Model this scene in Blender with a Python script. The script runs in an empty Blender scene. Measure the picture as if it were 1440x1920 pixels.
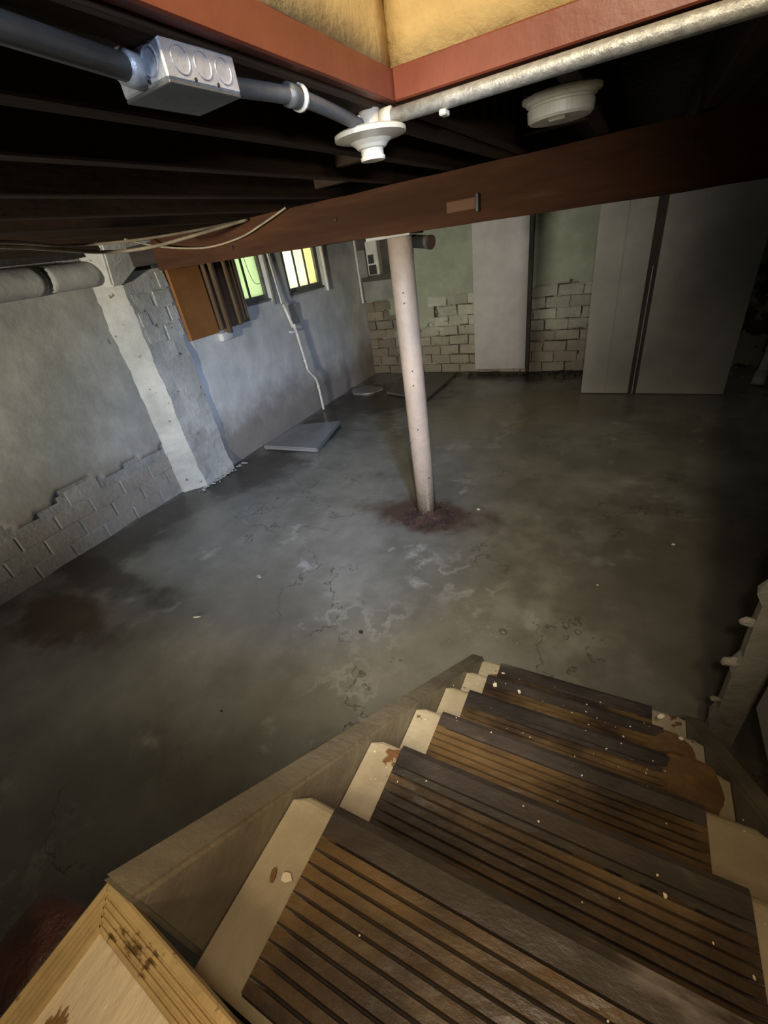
import bpy, bmesh, math, random
import numpy as np
from mathutils import Vector, Matrix, noise
random.seed(7)
C = bpy.context.scene.collection
SC = bpy.context.scene
S = 1.8            # eye height in metres; coordinates below are in eye heights, z = 0 at the eye

def v(x, y, z): return Vector((x*S, y*S, (z+1)*S))

# ------------------------------------------------------------------ camera
def calibrate(V1=(1210, 375), N=(930, 2230)):
    pp = np.array([720., 960.]); a = np.array(V1)-pp; n = np.array(N)-pp
    f = math.sqrt(-(a@n))
    Y = np.array([a[0], -a[1], -f]); Y /= np.linalg.norm(Y)
    Z = -np.array([n[0], -n[1], -f]); Z /= np.linalg.norm(Z)
    Y -= Z*(Y@Z); Y /= np.linalg.norm(Y)
    return f, np.array([np.cross(Y, Z), Y, Z])
FPX, R = calibrate()
cd = bpy.data.cameras.new('camera'); cam = bpy.data.objects.new('camera', cd); C.objects.link(cam)
cd.sensor_fit = 'VERTICAL'; cd.sensor_height = 24; cd.lens = 24*FPX/1920; cd.clip_start = .02
M = Matrix([list(map(float, r)) for r in R]).to_4x4(); M.translation = v(0, 0, 0)
cam.matrix_world = M; SC.camera = cam

# ------------------------------------------------------------------ world, lights, exposure
SC.view_settings.view_transform = 'Standard'; SC.view_settings.look = 'None'
SC.view_settings.gamma = 1; SC.view_settings.use_curve_mapping = False
SC.view_settings.exposure = 0.0
wd = bpy.data.worlds.new('daylight'); SC.world = wd; wd.use_nodes = True
wd.node_tree.nodes['Background'].inputs[0].default_value = (.78, .92, .80, 1)
wd.node_tree.nodes['Background'].inputs[1].default_value = 4.0

def aim(o, loc, to):
    o.location = loc; o.rotation_euler = (Vector(to)-Vector(loc)).to_track_quat('-Z', 'Y').to_euler()
def light(name, kind, energy, color, loc, to, **k):
    d = bpy.data.lights.new(name, kind); d.energy = energy; d.color = color
    for a, b in k.items(): setattr(d, a, b)
    o = bpy.data.objects.new(name, d); C.objects.link(o); aim(o, loc, to); return o
# unseen fill light added at the cellar's far end: brightens the walls and the post
light('rear_fill', 'SPOT', 1900, (1.0, .95, .82), v(-.75, -2.3, -.12), v(-1.85, 2.2, .32), spot_size=math.radians(55), spot_blend=1.0, shadow_soft_size=.22)
# fill light added beside the eye, and a wide one added over the stairs
light('eye_fill', 'SPOT', 185, (1.0, .92, .78), v(.045, .02, .06), v(-.82, 1.62, -1.02), spot_size=math.radians(86), spot_blend=1.0, shadow_soft_size=.03)
light('stair_fill', 'SPOT', 12, (1.0, .80, .56), v(.04, -.02, .05), v(-.13, .12, -.5), spot_size=math.radians(118), spot_blend=1.0, shadow_soft_size=.05)
# cool daylight in the stairwell, slanting down through the opening
light('stairwell_daylight', 'SPOT', 560, (.38, .56, 1.0), v(.24, .10, .115), v(-1.60, 1.70, -1.0), spot_size=math.radians(54), spot_blend=1.0, shadow_soft_size=.12)
light('box_fill', 'SPOT', 26, (.60, .76, 1.0), v(.22, .05, .22), v(-.29, .38, .15), spot_size=math.radians(95), spot_blend=.8, shadow_soft_size=.08)  # cool fill added to brighten the junction box and shaft wall
# warm fill light added in the shaft to brighten its yellow walls
light('shaft_fill', 'SPOT', 230, (1.0, .83, .55), v(.14, -.40, .62), v(-.32, .50, .26), spot_size=math.radians(100), spot_blend=.9, shadow_soft_size=.12)

# ------------------------------------------------------------------ materials
MATS = {}
def nd(nt, t, **k):
    n = nt.nodes.new(t)
    for a, b in k.items():
        if a.startswith('i_'): n.inputs[int(a[2:])].default_value = b
        else: setattr(n, a, b)
    return n
def rgb(c): return (c[0], c[1], c[2], 1)
def material(name, base, dark=None, scale=3, rough=.75, bump=.3, bscale=30, stain=None, stain_scale=6, stain_at=.6, stain_w=.08,
             metallic=0, stretch=(1, 1, 1), rough2=None, wet_scale=2, random_v=0, blobs=(), low=None, stain_rough=None, detail=6, spec=.5, veins=None):
    """noise between base and dark, a stain colour above a noise threshold, low = (colour, z0, z1) dirt rising from the floor,
    blobs = ((x, y, rx, ry, colour, amount), ...) stains and darker patches lying on the floor"""
    m = bpy.data.materials.new(name); m.use_nodes = True; nt = m.node_tree; L = nt.links.new
    b = nt.nodes['Principled BSDF']; b.inputs['Metallic'].default_value = metallic
    b.inputs['Specular IOR Level'].default_value = spec
    geo = nd(nt, 'ShaderNodeNewGeometry'); mp = nd(nt, 'ShaderNodeMapping'); mp.inputs['Scale'].default_value = stretch
    L(geo.outputs['Position'], mp.inputs['Vector']); P = mp.outputs[0]
    def noise_n(sc, det=detail, off=0):
        n = nd(nt, 'ShaderNodeTexNoise'); n.inputs['Scale'].default_value = sc; n.inputs['Detail'].default_value = det
        n.inputs['Roughness'].default_value = .6
        if off:
            a = nd(nt, 'ShaderNodeVectorMath', operation='ADD'); L(P, a.inputs[0]); a.inputs[1].default_value = (off, off*2, off*3); L(a.outputs[0], n.inputs['Vector'])
        else: L(P, n.inputs['Vector'])
        return n.outputs['Fac']
    def ramp(src, a, c):
        r = nd(nt, 'ShaderNodeMapRange'); r.interpolation_type = 'SMOOTHSTEP'; L(src, r.inputs[0]); r.inputs[1].default_value = a; r.inputs[2].default_value = c
        return r.outputs[0]
    def mix(f, a, c):
        n = nd(nt, 'ShaderNodeMix', data_type='RGBA')
        if isinstance(f, float): n.inputs[0].default_value = f
        else: L(f, n.inputs[0])
        for s, q in ((6, a), (7, c)):
            if isinstance(q, tuple): n.inputs[s].default_value = rgb(q)
            else: L(q, n.inputs[s])
        return n.outputs[2]
    def mul(a, c):
        n = nd(nt, 'ShaderNodeMath', operation='MULTIPLY')
        for s, q in ((0, a), (1, c)):
            if isinstance(q, (int, float)): n.inputs[s].default_value = q
            else: L(q, n.inputs[s])
        return n.outputs[0]
    dark = dark or tuple(c*.75 for c in base)
    col = mix(ramp(noise_n(scale), .35, .65), base, dark)
    n2 = ramp(noise_n(scale*5, 4, 3.1), .3, .75)
    col = mix(mul(n2, .25), col, tuple(c*.6 for c in dark))
    rfac = None
    if low:
        sep = nd(nt, 'ShaderNodeSeparateXYZ'); L(geo.outputs['Position'], sep.inputs[0])
        zz = nd(nt, 'ShaderNodeMath', operation='ADD'); L(sep.outputs[2], zz.inputs[0])
        L(mul(noise_n(5, 5, 9.3), -.5), zz.inputs[1])
        col = mix(mul(ramp(zz.outputs[0], low[2], low[1]), low[3] if len(low) > 3 else .8), col, low[0])
    if stain:
        sf = ramp(noise_n(stain_scale, 5, 7.7), stain_at, stain_at+stain_w); col = mix(sf, col, stain)
    if veins:
        a = nd(nt, 'ShaderNodeMath', operation='SUBTRACT'); L(noise_n(1.5, 7, 21.3), a.inputs[0]); a.inputs[1].default_value = .5
        c = nd(nt, 'ShaderNodeMath', operation='ABSOLUTE'); L(a.outputs[0], c.inputs[0])
        vf = mul(ramp(c.outputs[0], .024, .0), ramp(noise_n(1.1, 3, 33.1), .50, .66)); col = mix(mul(vf, .42), col, veins)
        a = nd(nt, 'ShaderNodeMath', operation='SUBTRACT'); L(noise_n(1.2, 8, 41.7), a.inputs[0]); a.inputs[1].default_value = .5
        c = nd(nt, 'ShaderNodeMath', operation='ABSOLUTE'); L(a.outputs[0], c.inputs[0])
        vd = mul(ramp(c.outputs[0], .006, .0), ramp(noise_n(.9, 3, 52.1), .50, .56)); col = mix(mul(vd, .7), col, (.03, .028, .022))
    for (bx, by, rx, ry, bc, am) in blobs:
        a = nd(nt, 'ShaderNodeVectorMath', operation='SUBTRACT'); L(geo.outputs['Position'], a.inputs[0]); a.inputs[1].default_value = (bx*S, by*S, 0)
        s_ = nd(nt, 'ShaderNodeVectorMath', operation='MULTIPLY'); L(a.outputs[0], s_.inputs[0]); s_.inputs[1].default_value = (1/(rx*S), 1/(ry*S), 0)
        l = nd(nt, 'ShaderNodeVectorMath', operation='LENGTH'); L(s_.outputs[0], l.inputs[0])
        ad = nd(nt, 'ShaderNodeMath', operation='ADD'); L(l.outputs['Value'], ad.inputs[0]); L(mul(noise_n(4, 5, bx*3+1), 1.6), ad.inputs[1])
        col = mix(mul(ramp(ad.outputs[0], 2.0, 1.35), am), col, bc)
    if random_v:
        oi = nd(nt, 'ShaderNodeObjectInfo'); hs = nd(nt, 'ShaderNodeHueSaturation'); L(col, hs.inputs['Color'])
        mr = nd(nt, 'ShaderNodeMapRange'); L(oi.outputs['Random'], mr.inputs[0]); mr.inputs[3].default_value = 1-random_v; mr.inputs[4].default_value = 1+random_v*.5
        L(mr.outputs[0], hs.inputs['Value']); col = hs.outputs[0]
    L(col, b.inputs['Base Color'])
    if rough2 is not None:
        mr = nd(nt, 'ShaderNodeMapRange'); L(ramp(noise_n(wet_scale, 5, 13), .38, .62), mr.inputs[0]); mr.inputs[3].default_value = rough; mr.inputs[4].default_value = rough2
        L(mr.outputs[0], b.inputs['Roughness'])
    else: b.inputs['Roughness'].default_value = rough
    if bump:
        bp = nd(nt, 'ShaderNodeBump'); bp.inputs['Strength'].default_value = bump; bp.inputs['Distance'].default_value = .01
        L(noise_n(bscale, 6, 5), bp.inputs['Height']); L(bp.outputs[0], b.inputs['Normal'])
    return m
def wood(name, c1, c2, axis='x', **k):
    st = {'x': (.12, 1, 1), 'y': (1, .12, 1), 'z': (1, 1, .12)}[axis]
    return material(name, c1, c2, scale=7, stretch=st, bscale=k.pop('bscale', 40), **k)

M_floor = material('wet_concrete', veins=(.36, .36, .33), base=(.225, .215, .18), dark=(.135, .128, .105), scale=1.3, rough=.42, rough2=.24, wet_scale=.8, bump=.45, bscale=7,
                   stain=(.31, .305, .27), stain_scale=2.9, stain_at=.60, stain_w=.14,
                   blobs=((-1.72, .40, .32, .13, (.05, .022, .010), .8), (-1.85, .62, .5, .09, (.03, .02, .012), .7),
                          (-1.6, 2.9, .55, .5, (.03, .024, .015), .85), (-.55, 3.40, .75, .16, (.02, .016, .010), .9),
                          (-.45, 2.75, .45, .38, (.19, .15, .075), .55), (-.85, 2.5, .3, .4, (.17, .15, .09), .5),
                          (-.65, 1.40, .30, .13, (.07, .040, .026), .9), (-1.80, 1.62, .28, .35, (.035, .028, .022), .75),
                          (-1.75, 2.25, .25, .5, (.04, .032, .024), .7), (.45, 1.2, .7, .7, (.055, .042, .025), .55), (-1.93, 1.0, .16, .55, (.045, .036, .026), .7)))  # includes a broad darker patch right of the stairs
M_white = material('whitewash', (.40, .395, .355), (.27, .27, .24), scale=1.7, rough=.85, bump=.4, bscale=14, stain=(.17, .15, .12), stain_scale=9, stain_at=.70, stain_w=.04,
                   low=((.20, .155, .11), .0, .55, .75))
M_white2 = material('whitewash_smooth', (.60, .60, .57), (.42, .425, .40), scale=1.3, rough=.8, bump=.35, bscale=10, stain=(.12, .10, .08), stain_scale=7, stain_at=.72, stain_w=.03,
                    low=((.16, .12, .085), -.05, .45, .75))
M_pier = material('whitewash_pier', (.48, .475, .43), (.34, .335, .30), scale=2.2, rough=.85, bump=.6, bscale=22, stain=(.12, .095, .07), stain_scale=12, stain_at=.655, stain_w=.04)
M_green = material('pale_green_plaster', (.31, .33, .245), (.23, .25, .185), scale=2.2, rough=.8, bump=.4, bscale=12, stain=(.28, .29, .17), stain_scale=3, stain_at=.6)
M_brickw = material('painted_brick', (.42, .42, .33), (.31, .31, .235), scale=4, rough=.85, bump=.6, bscale=30, stain=(.13, .075, .045), stain_scale=9, stain_at=.66, stain_w=.06,
                    low=((.22, .14, .09), .0, .55, .55), random_v=.25, blobs=((-1.9, 3.5, .22, 1, (.13, .095, .06), .8),))
M_brickl = material('whitewashed_brick', (.40, .395, .355), (.29, .285, .255), scale=3, rough=.85, bump=.6, bscale=24, stain=(.13, .10, .075), stain_scale=10, stain_at=.68, stain_w=.05,
                    low=((.20, .155, .11), .0, .5, .55), random_v=.05)
M_mortar = material('dark_mortar', (.10, .08, .055), (.05, .035, .025), scale=6, rough=.95, bump=.8, stain=(.30, .30, .23), stain_scale=5, stain_at=.47, stain_w=.08)
M_mortarl = material('pale_mortar', (.30, .295, .27), (.22, .21, .185), scale=6, rough=.95, bump=.8)
M_joist = wood('dark_joist', (.052, .032, .019), (.028, .018, .011), 'y', spec=.15, rough=.85, bump=.5)
M_beam = wood('red_brown_beam', (.075, .031, .014), (.040, .018, .009), 'x', rough=.9, spec=.12, bump=.6, random_v=0, stain=(.075, .045, .026), stain_scale=4, stain_at=.66)
M_deck = wood('dark_floorboard', (.035, .024, .018), (.018, .013, .010), 'x', rough=.9, bump=.4)
M_red = material('oxide_red_paint', (.205, .054, .028), (.165, .042, .022), scale=3, rough=.45, bump=.15, bscale=20)
M_yellow = material('yellow_plaster', (.62, .45, .19), (.48, .33, .13), scale=3, rough=.8, bump=.7, bscale=12, stain=(.36, .25, .12), stain_scale=5, stain_at=.66, stain_w=.1)
M_galv = material('galvanised_steel', (.60, .64, .72), (.46, .50, .58), scale=14, rough=.42, bump=.25, bscale=60, metallic=.45)
M_conduit = material('dull_conduit', (.135, .14, .14), (.09, .095, .095), scale=8, rough=.45, bump=.2, metallic=.3)
M_silver = material('silver_conduit', (.46, .46, .43), (.30, .30, .28), scale=60, rough=.45, bump=.25, bscale=160, metallic=.5)
M_porc = material('white_porcelain', (.56, .52, .42), (.48, .44, .35), scale=6, rough=.3, bump=.05)
M_plast = material('aged_white_plastic', (.62, .60, .52), (.50, .48, .40), scale=6, rough=.4, bump=.05)
M_post = material('pinkish_white_paint', (.38, .295, .22), (.32, .25, .19), scale=4, rough=.5, bump=.35, bscale=40, stain=(.33, .24, .19), stain_scale=22, stain_at=.74, stain_w=.03)
M_rust = material('crumbled_rust', (.075, .038, .024), (.03, .015, .011), scale=14, rough=.9, bump=1, bscale=60)
M_board = material('grey_white_sheet', (.42, .39, .37), (.34, .32, .30), scale=1.4, rough=.55, bump=.06, bscale=8)
M_sheet = material('dirty_white_sheet', (.36, .345, .30), (.27, .255, .22), scale=1.1, rough=.6, bump=.08, bscale=8)
M_ragged = material('grimy_white_paint', (.24, .22, .185), (.17, .155, .125), scale=5, rough=.8, bump=.5, stain=(.12, .10, .075), stain_scale=9)
M_gap = material('dark_brown_strip', (.07, .06, .045), (.04, .035, .028), rough=.8)  # dark brown tone for strips, panel gap and meter backboard
M_dark = material('black_metal', (.03, .028, .025), (.015, .014, .012), rough=.5)
M_darkpipe = material('grey_green_pipe', (.085, .09, .075), (.05, .052, .043), rough=.6, scale=8)
M_orange = material('orange_brown_board', (.25, .105, .022), (.20, .08, .016), scale=3, rough=.7, bump=.1)
M_batten = wood('brown_batten', (.15, .095, .045), (.075, .045, .022), 'z', rough=.8, bump=.5)
M_cable = material('dusty_cable', (.36, .29, .19), (.24, .19, .12), scale=12, rough=.6, bump=.1)
M_pad = material('cream_stair_paint', (.40, .345, .245), (.30, .25, .17), scale=4, rough=.45, bump=.3, bscale=30, stain=(.13, .065, .025), stain_scale=11, stain_at=.63, stain_w=.025)
M_land = material('cream_landing_paint', (.60, .51, .36), (.48, .40, .27), scale=7, rough=.32, bump=.8, bscale=22, stain=(.16, .09, .035), stain_scale=34, stain_at=.615, stain_w=.03, stretch=(1, .45, 1))
M_string = material('stringer_paint', (.20, .17, .12), (.115, .095, .065), scale=4, rough=.5, bump=.4, stain=(.09, .06, .035), stain_scale=8, stain_at=.68)
M_mat = material('worn_ribbed_tread', (.145, .088, .036), (.026, .017, .012), scale=5.5, stretch=(.5, 1, 1), rough=.5, rough2=.34, wet_scale=4, bump=.28, bscale=40,
                 stain=(.22, .19, .165), stain_scale=5, stain_at=.61, stain_w=.14)
M_band = material('dark_worn_nosing', (.060, .047, .040), (.022, .018, .016), scale=5, stretch=(.5, 1, 1), rough=.45, bump=.3, stain=(.20, .175, .155), stain_scale=6, stain_at=.60, stain_w=.12)
M_groove = material('dark_groove', (.022, .014, .008), (.012, .008, .005), rough=.8)
M_nose = material('yellow_nosing_metal', (.60, .45, .22), (.42, .30, .14), scale=9, rough=.3, bump=.2, metallic=.35, stain=(.16, .10, .04), stain_scale=24, stain_at=.62, stain_w=.05)
M_redpost = material('chipped_red_brown_paint', (.045, .012, .007), (.02, .008, .005), scale=7, rough=.55, bump=.9, bscale=30)
M_maroon = material('glossy_maroon_paint', (.06, .020, .023), (.035, .012, .014), scale=5, rough=.12, bump=.35, bscale=22)
M_ochre = material('ochre_debris', (.165, .090, .030), (.10, .055, .02), scale=12, rough=.9, bump=.6)
M_chip = material('pale_paint_flake', (.75, .66, .50), (.62, .54, .40), rough=.5, bump=.2)
M_dchip = material('dark_crumb', (.03, .02, .015), rough=.8)
M_slab = material('wet_grey_slab', (.25, .25, .245), (.18, .18, .175), scale=2, rough=.25, bump=.15, bscale=14)
M_slab2 = material('dull_dark_board', (.13, .115, .085), (.09, .08, .06), scale=2, rough=.45, bump=.2)
M_pvc = material('white_pipe_plastic', (.62, .60, .54), (.50, .48, .43), scale=8, rough=.4, bump=.08)
M_frame = material('grey_window_frame', (.15, .145, .12), (.09, .088, .072), rough=.7)
M_meter = material('meter_grey', (.22, .22, .19), (.16, .16, .14), rough=.6)
M_bar = material('dark_bar', (.035, .032, .02), rough=.6)

def pane_mat(name, c):
    """frosted pane with daylight behind it: diffusing, lets the sky's light through"""
    m = bpy.data.materials.new(name); m.use_nodes = True; nt = m.node_tree; nt.nodes.clear(); L = nt.links.new
    o = nd(nt, 'ShaderNodeOutputMaterial'); t = nd(nt, 'ShaderNodeBsdfTranslucent'); d = nd(nt, 'ShaderNodeBsdfGlossy'); d.inputs['Roughness'].default_value = .4
    geo = nd(nt, 'ShaderNodeNewGeometry'); n = nd(nt, 'ShaderNodeTexNoise'); n.inputs['Scale'].default_value = 5; n.inputs['Detail'].default_value = 5; L(geo.outputs['Position'], n.inputs['Vector'])
    mx = nd(nt, 'ShaderNodeMix', data_type='RGBA'); L(n.outputs['Fac'], mx.inputs[0]); mx.inputs[6].default_value = rgb(c); mx.inputs[7].default_value = rgb(tuple(q*.72 for q in c))
    L(mx.outputs[2], t.inputs[0]); ms = nd(nt, 'ShaderNodeMixShader'); ms.inputs[0].default_value = .05; L(t.outputs[0], ms.inputs[1]); L(d.outputs[0], ms.inputs[2]); L(ms.outputs[0], o.inputs[0])
    return m
PANES = dict(green=pane_mat('frosted_green_pane', (.70, .74, .54)), white=pane_mat('frosted_white_pane', (.95, .93, .80)),
             lemon=pane_mat('frosted_lemon_pane', (.95, .90, .68)), amber=pane_mat('frosted_amber_pane', (.90, .78, .50)))

# ------------------------------------------------------------------ object helpers
W = {}   # world place of every object, by name
def link(name, data, place, parent=None):
    o = bpy.data.objects.new(name, data); C.objects.link(o)
    if parent: o.parent = parent; o.location = place-W[parent.name]
    else: o.location = place
    W[o.name] = place.copy()
    return o
def tag(o, label=None, cat=None, group=None, kind=None):
    for k, q in (('label', label), ('category', cat), ('group', group), ('kind', kind)):
        if q: o[k] = q
    return o
def obj(name, bm, mat, parent=None, smooth=False, place=None, mats=None):
    bmesh.ops.recalc_face_normals(bm, faces=bm.faces)
    me = bpy.data.meshes.new(name)
    if place is None:
        xs = [q.co for q in bm.verts]
        lo = Vector(min(c[i] for c in xs) for i in range(3)); hi = Vector(max(c[i] for c in xs) for i in range(3))
        place = Vector(((lo.x+hi.x)/2, (lo.y+hi.y)/2, lo.z))
    bmesh.ops.translate(bm, verts=bm.verts, vec=-place)
    for f in bm.faces: f.smooth = smooth
    bm.to_mesh(me); bm.free()
    me.materials.append(mat)
    return link(name, me, place, parent)
def thing(name, place, label, cat, group=None):
    return tag(link(name, None, place), label, cat, group)
def struct(o): o['kind'] = 'structure'; return o

def box(bm, a, b, bevel=0, rot=0, seg=1):
    """box between two corners in eye heights; bevel in metres"""
    a = v(*a); b = v(*b); c = (a+b)/2; d = b-a
    r = bmesh.ops.create_cube(bm, size=1)
    vs = r['verts']
    bmesh.ops.scale(bm, verts=vs, vec=(abs(d.x), abs(d.y), abs(d.z)))
    if rot: bmesh.ops.rotate(bm, verts=vs, cent=(0, 0, 0), matrix=Matrix.Rotation(rot, 3, 'Z'))
    bmesh.ops.translate(bm, verts=vs, vec=c)
    if bevel:
        es = list({e for q in vs for e in q.link_edges})
        bmesh.ops.bevel(bm, geom=es, offset=bevel, segments=seg, affect='EDGES', profile=.6)
    return bm
def boxes(*bs, bevel=0):
    bm = bmesh.new()
    for a, b in bs: box(bm, a, b, bevel)
    return bm
def tube(bm, pts, r, seg=10, cap=True, hollow=False):
    """tube through metre points; r a number or one per point"""
    n = len(pts); rs = r if isinstance(r, (list, tuple)) else [r]*n
    rings = []; up = None
    for i, p in enumerate(pts):
        t = (pts[min(i+1, n-1)]-pts[max(i-1, 0)]).normalized()
        if up is None:
            up = Vector((0, 0, 1)) if abs(t.z) < .9 else Vector((1, 0, 0))
        a = t.cross(up).normalized(); b = a.cross(t).normalized(); up = b
        rings.append([bm.verts.new(p+(a*math.cos(q)+b*math.sin(q))*rs[i]) for q in (2*math.pi*k/seg for k in range(seg))])
    for i in range(n-1):
        for k in range(seg):
            bm.faces.new((rings[i][k], rings[i][(k+1) % seg], rings[i+1][(k+1) % seg], rings[i+1][k]))
    if cap:
        bm.faces.new(rings[0][::-1]); bm.faces.new(rings[-1])
    return bm
def spline(pts, n=10):
    pts = [Vector(p) for p in pts]; out = []
    for i in range(len(pts)-1):
        p0 = pts[max(i-1, 0)]; p1 = pts[i]; p2 = pts[i+1]; p3 = pts[min(i+2, len(pts)-1)]
        for k in range(n):
            t = k/n
            out.append(.5*((2*p1)+(p2-p0)*t+(2*p0-5*p1+4*p2-p3)*t*t+(3*p1-p0-3*p2+p3)*t**3))
    out.append(pts[-1]); return out
def lathe(bm, c, prof, seg=32, axis='z'):
    """profile of (radius, height) in metres about c"""
    rings = []
    for r, h in prof:
        rings.append([bm.verts.new(c+Vector((r*math.cos(q), r*math.sin(q), h))) for q in (2*math.pi*k/seg for k in range(seg))])
    for i in range(len(rings)-1):
        for k in range(seg): bm.faces.new((rings[i][k], rings[i][(k+1) % seg], rings[i+1][(k+1) % seg], rings[i+1][k]))
    bm.faces.new(rings[0]); bm.faces.new(rings[-1][::-1]); return bm
def prism(bm, poly, d):
    """poly: metre points of one face, extruded by d"""
    f = bm.faces.new([bm.verts.new(p) for p in poly])
    r = bmesh.ops.extrude_face_region(bm, geom=[f])
    bmesh.ops.translate(bm, verts=[q for q in r['geom'] if isinstance(q, bmesh.types.BMVert)], vec=d); return bm

def sheet(plane, pos, u0, u1, z0, z1, step, thick, amp=.006, freq=2.5, holes=(), keep=None, seed=0, extra=None):
    """bumpy wall skin of real thickness (metres) in plane x=pos or y=pos; faces the room; holes are left open"""
    bm = bmesh.new()
    def ax(a, b, cuts):
        g = {round(a, 5), round(b, 5)} | {round(c, 5) for c in cuts if a < c < b}
        g = sorted(g); out = []
        for i in range(len(g)-1):
            n = max(1, int(round((g[i+1]-g[i])/step)))
            out += [g[i]+(g[i+1]-g[i])*k/n for k in range(n)]
        return out+[g[-1]]
    U = ax(u0, u1, [h[0] for h in holes]+[h[1] for h in holes]); Z = ax(z0, z1, [h[2] for h in holes]+[h[3] for h in holes])
    nrm = Vector((1, 0, 0)) if plane == 'x' else Vector((0, -1, 0))
    V = {}
    def vert(i, j):
        if (i, j) not in V:
            u, z = U[i], Z[j]
            p = v(pos, u, z) if plane == 'x' else v(u, pos, z)
            d = amp*(noise.noise(p*freq+Vector((seed, 0, 0)))+.5*noise.noise(p*freq*3.3)+.25*noise.noise(p*freq*9))
            if extra: d += extra(u, z)
            V[(i, j)] = bm.verts.new(p+nrm*d)
        return V[(i, j)]
    fs = []
    for i in range(len(U)-1):
        for j in range(len(Z)-1):
            uc, zc = (U[i]+U[i+1])/2, (Z[j]+Z[j+1])/2
            if any(h[0] < uc < h[1] and h[2] < zc < h[3] for h in holes): continue
            if keep and not keep(uc, zc): continue
            fs.append(bm.faces.new((vert(i, j), vert(i+1, j), vert(i+1, j+1), vert(i, j+1))))
    r = bmesh.ops.extrude_face_region(bm, geom=fs)
    nv = [q for q in r['geom'] if isinstance(q, bmesh.types.BMVert)]
    for q in nv:
        q.co -= nrm*thick
    return bm

# bricks: a few shared meshes
def brick_meshes(L, Hh, D, mat, n=5, rough=.004, seed=0):
    rnd = random.Random(seed); out = []
    for i in range(n):
        bm = bmesh.new(); bmesh.ops.create_cube(bm, size=1); bmesh.ops.scale(bm, verts=bm.verts, vec=(L, D, Hh))
        bmesh.ops.bevel(bm, geom=list(bm.edges), offset=.008, segments=1, affect='EDGES')
        for q in bm.verts: q.co += Vector((rnd.uniform(-rough, rough), rnd.uniform(-rough*.4, rough*.4), rnd.uniform(-rough, rough)))
        me = bpy.data.meshes.new('brick'); bm.to_mesh(me); bm.free(); me.materials.append(mat); out.append(me)
    return out
def lay(parent, plane, pos, u0, u1, rows, z0, pitch_u, pitch_z, meshes, L, keep=None, jut=.004, seed=1, off=0.0, joint=.012):
    """courses of single bricks; every brick an object under its wall"""
    rnd = random.Random(seed)
    for r in range(rows):
        z = z0+(r+.5)*pitch_z
        u = u0-((r % 2)*.5+off)*pitch_u
        while u < u1-1e-4:
            a = max(u, u0); b = min(u+pitch_u, u1); u += pitch_u
            w = b-a
            if w < pitch_u*.22: continue
            c = (a+b)/2
            if keep and not keep(c, z, r): continue
            place = v(pos, c, z) if plane == 'x' else v(c, pos, z)
            o = link('brick', rnd.choice(meshes), place, parent)
            o.scale.x = (w*S-joint)/L
            j = rnd.uniform(-jut, jut)
            o.location += Vector((j, 0, 0)) if plane == 'x' else Vector((0, j, 0))
            o.rotation_euler = (rnd.uniform(-.012, .012), rnd.uniform(-.014, .014), (math.pi/2 if plane == 'x' else 0)+rnd.uniform(-.01, .01))

# ------------------------------------------------------------------ floor
def floor_bm():
    bm = bmesh.new(); nx, ny = 150, 230; x0, x1, y0, y1 = -2.2, 1.75, -2.7, 3.65
    V = []
    for i in range(nx+1):
        row = []
        for j in range(ny+1):
            x = x0+(x1-x0)*i/nx; y = y0+(y1-y0)*j/ny; p = v(x, y, -1)
            d = .010*noise.noise(p*.7)+.005*noise.noise(p*2.3+Vector((3, 1, 0)))+.0025*noise.noise(p*7)
            q = noise.noise(p*3.1+Vector((9, 4, 2)))
            d += .006*max(0, q-.25)
            e = min(x+2.03, 3.5-y)
            if e < .12: d += .010*max(0, 1-e/.12)*(.6+noise.noise(p*5))
            row.append(bm.verts.new((p.x, p.y, d-.004)))
        V.append(row)
    fs = [bm.faces.new((V[i][j], V[i+1][j], V[i+1][j+1], V[i][j+1])) for i in range(nx) for j in range(ny)]
    r = bmesh.ops.extrude_face_region(bm, geom=fs)
    for q in [q for q in r['geom'] if isinstance(q, bmesh.types.BMVert)]: q.co.z = -.12
    return bm
struct(obj('floor', floor_bm(), M_floor, smooth=True))

# ------------------------------------------------------------------ left wall (three stretches) and its pier
PZ = .0745
wl = struct(obj('wall_left', sheet('x', -2.062, -2.6, 1.33, -1.05, .27, .04, .25, amp=.008), M_mortarl, smooth=True))
def keep_l(u, z): return z > -.735+.10*noise.noise(Vector((u*2.2, z*3, 4)))+.05*noise.noise(Vector((u*9, z*9, 1)))+.16*max(0, .6-u)
obj('plaster_coat', sheet('x', -2.0572, -2.6, 1.33, -1.0, .05, .022, .02, amp=.006, freq=1.6, keep=keep_l, seed=3), M_white, wl, smooth=True)
bl = brick_meshes(.27, PZ*S-.005, .08, M_brickl, seed=3, rough=.003)
lay(wl, 'x', -2.0815, .05, 1.31, 7, -1.005, .158, PZ, bl, .27, jut=.0015, seed=5, joint=.006, keep=lambda u, z, r: not keep_l(u, z+.02))
# second stretch with the two windows
WIN = [(2.110, 2.345, -.205, .115), (2.548, 2.965, -.21, .115)]
def rot_low(u, z):      # chipped render near the floor
    return -.010*max(0, noise.noise(Vector((u*6, z*5, 2)))-.05)*max(0, min(1, (-.62-z)*5))*8*.4
w2 = struct(obj('wall_left_window', sheet('x', -2.0, 1.62, 3.56, -1.05, .27, .03, .28, amp=.010, freq=1.8, holes=WIN, extra=rot_low), M_white2, smooth=True))
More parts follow.
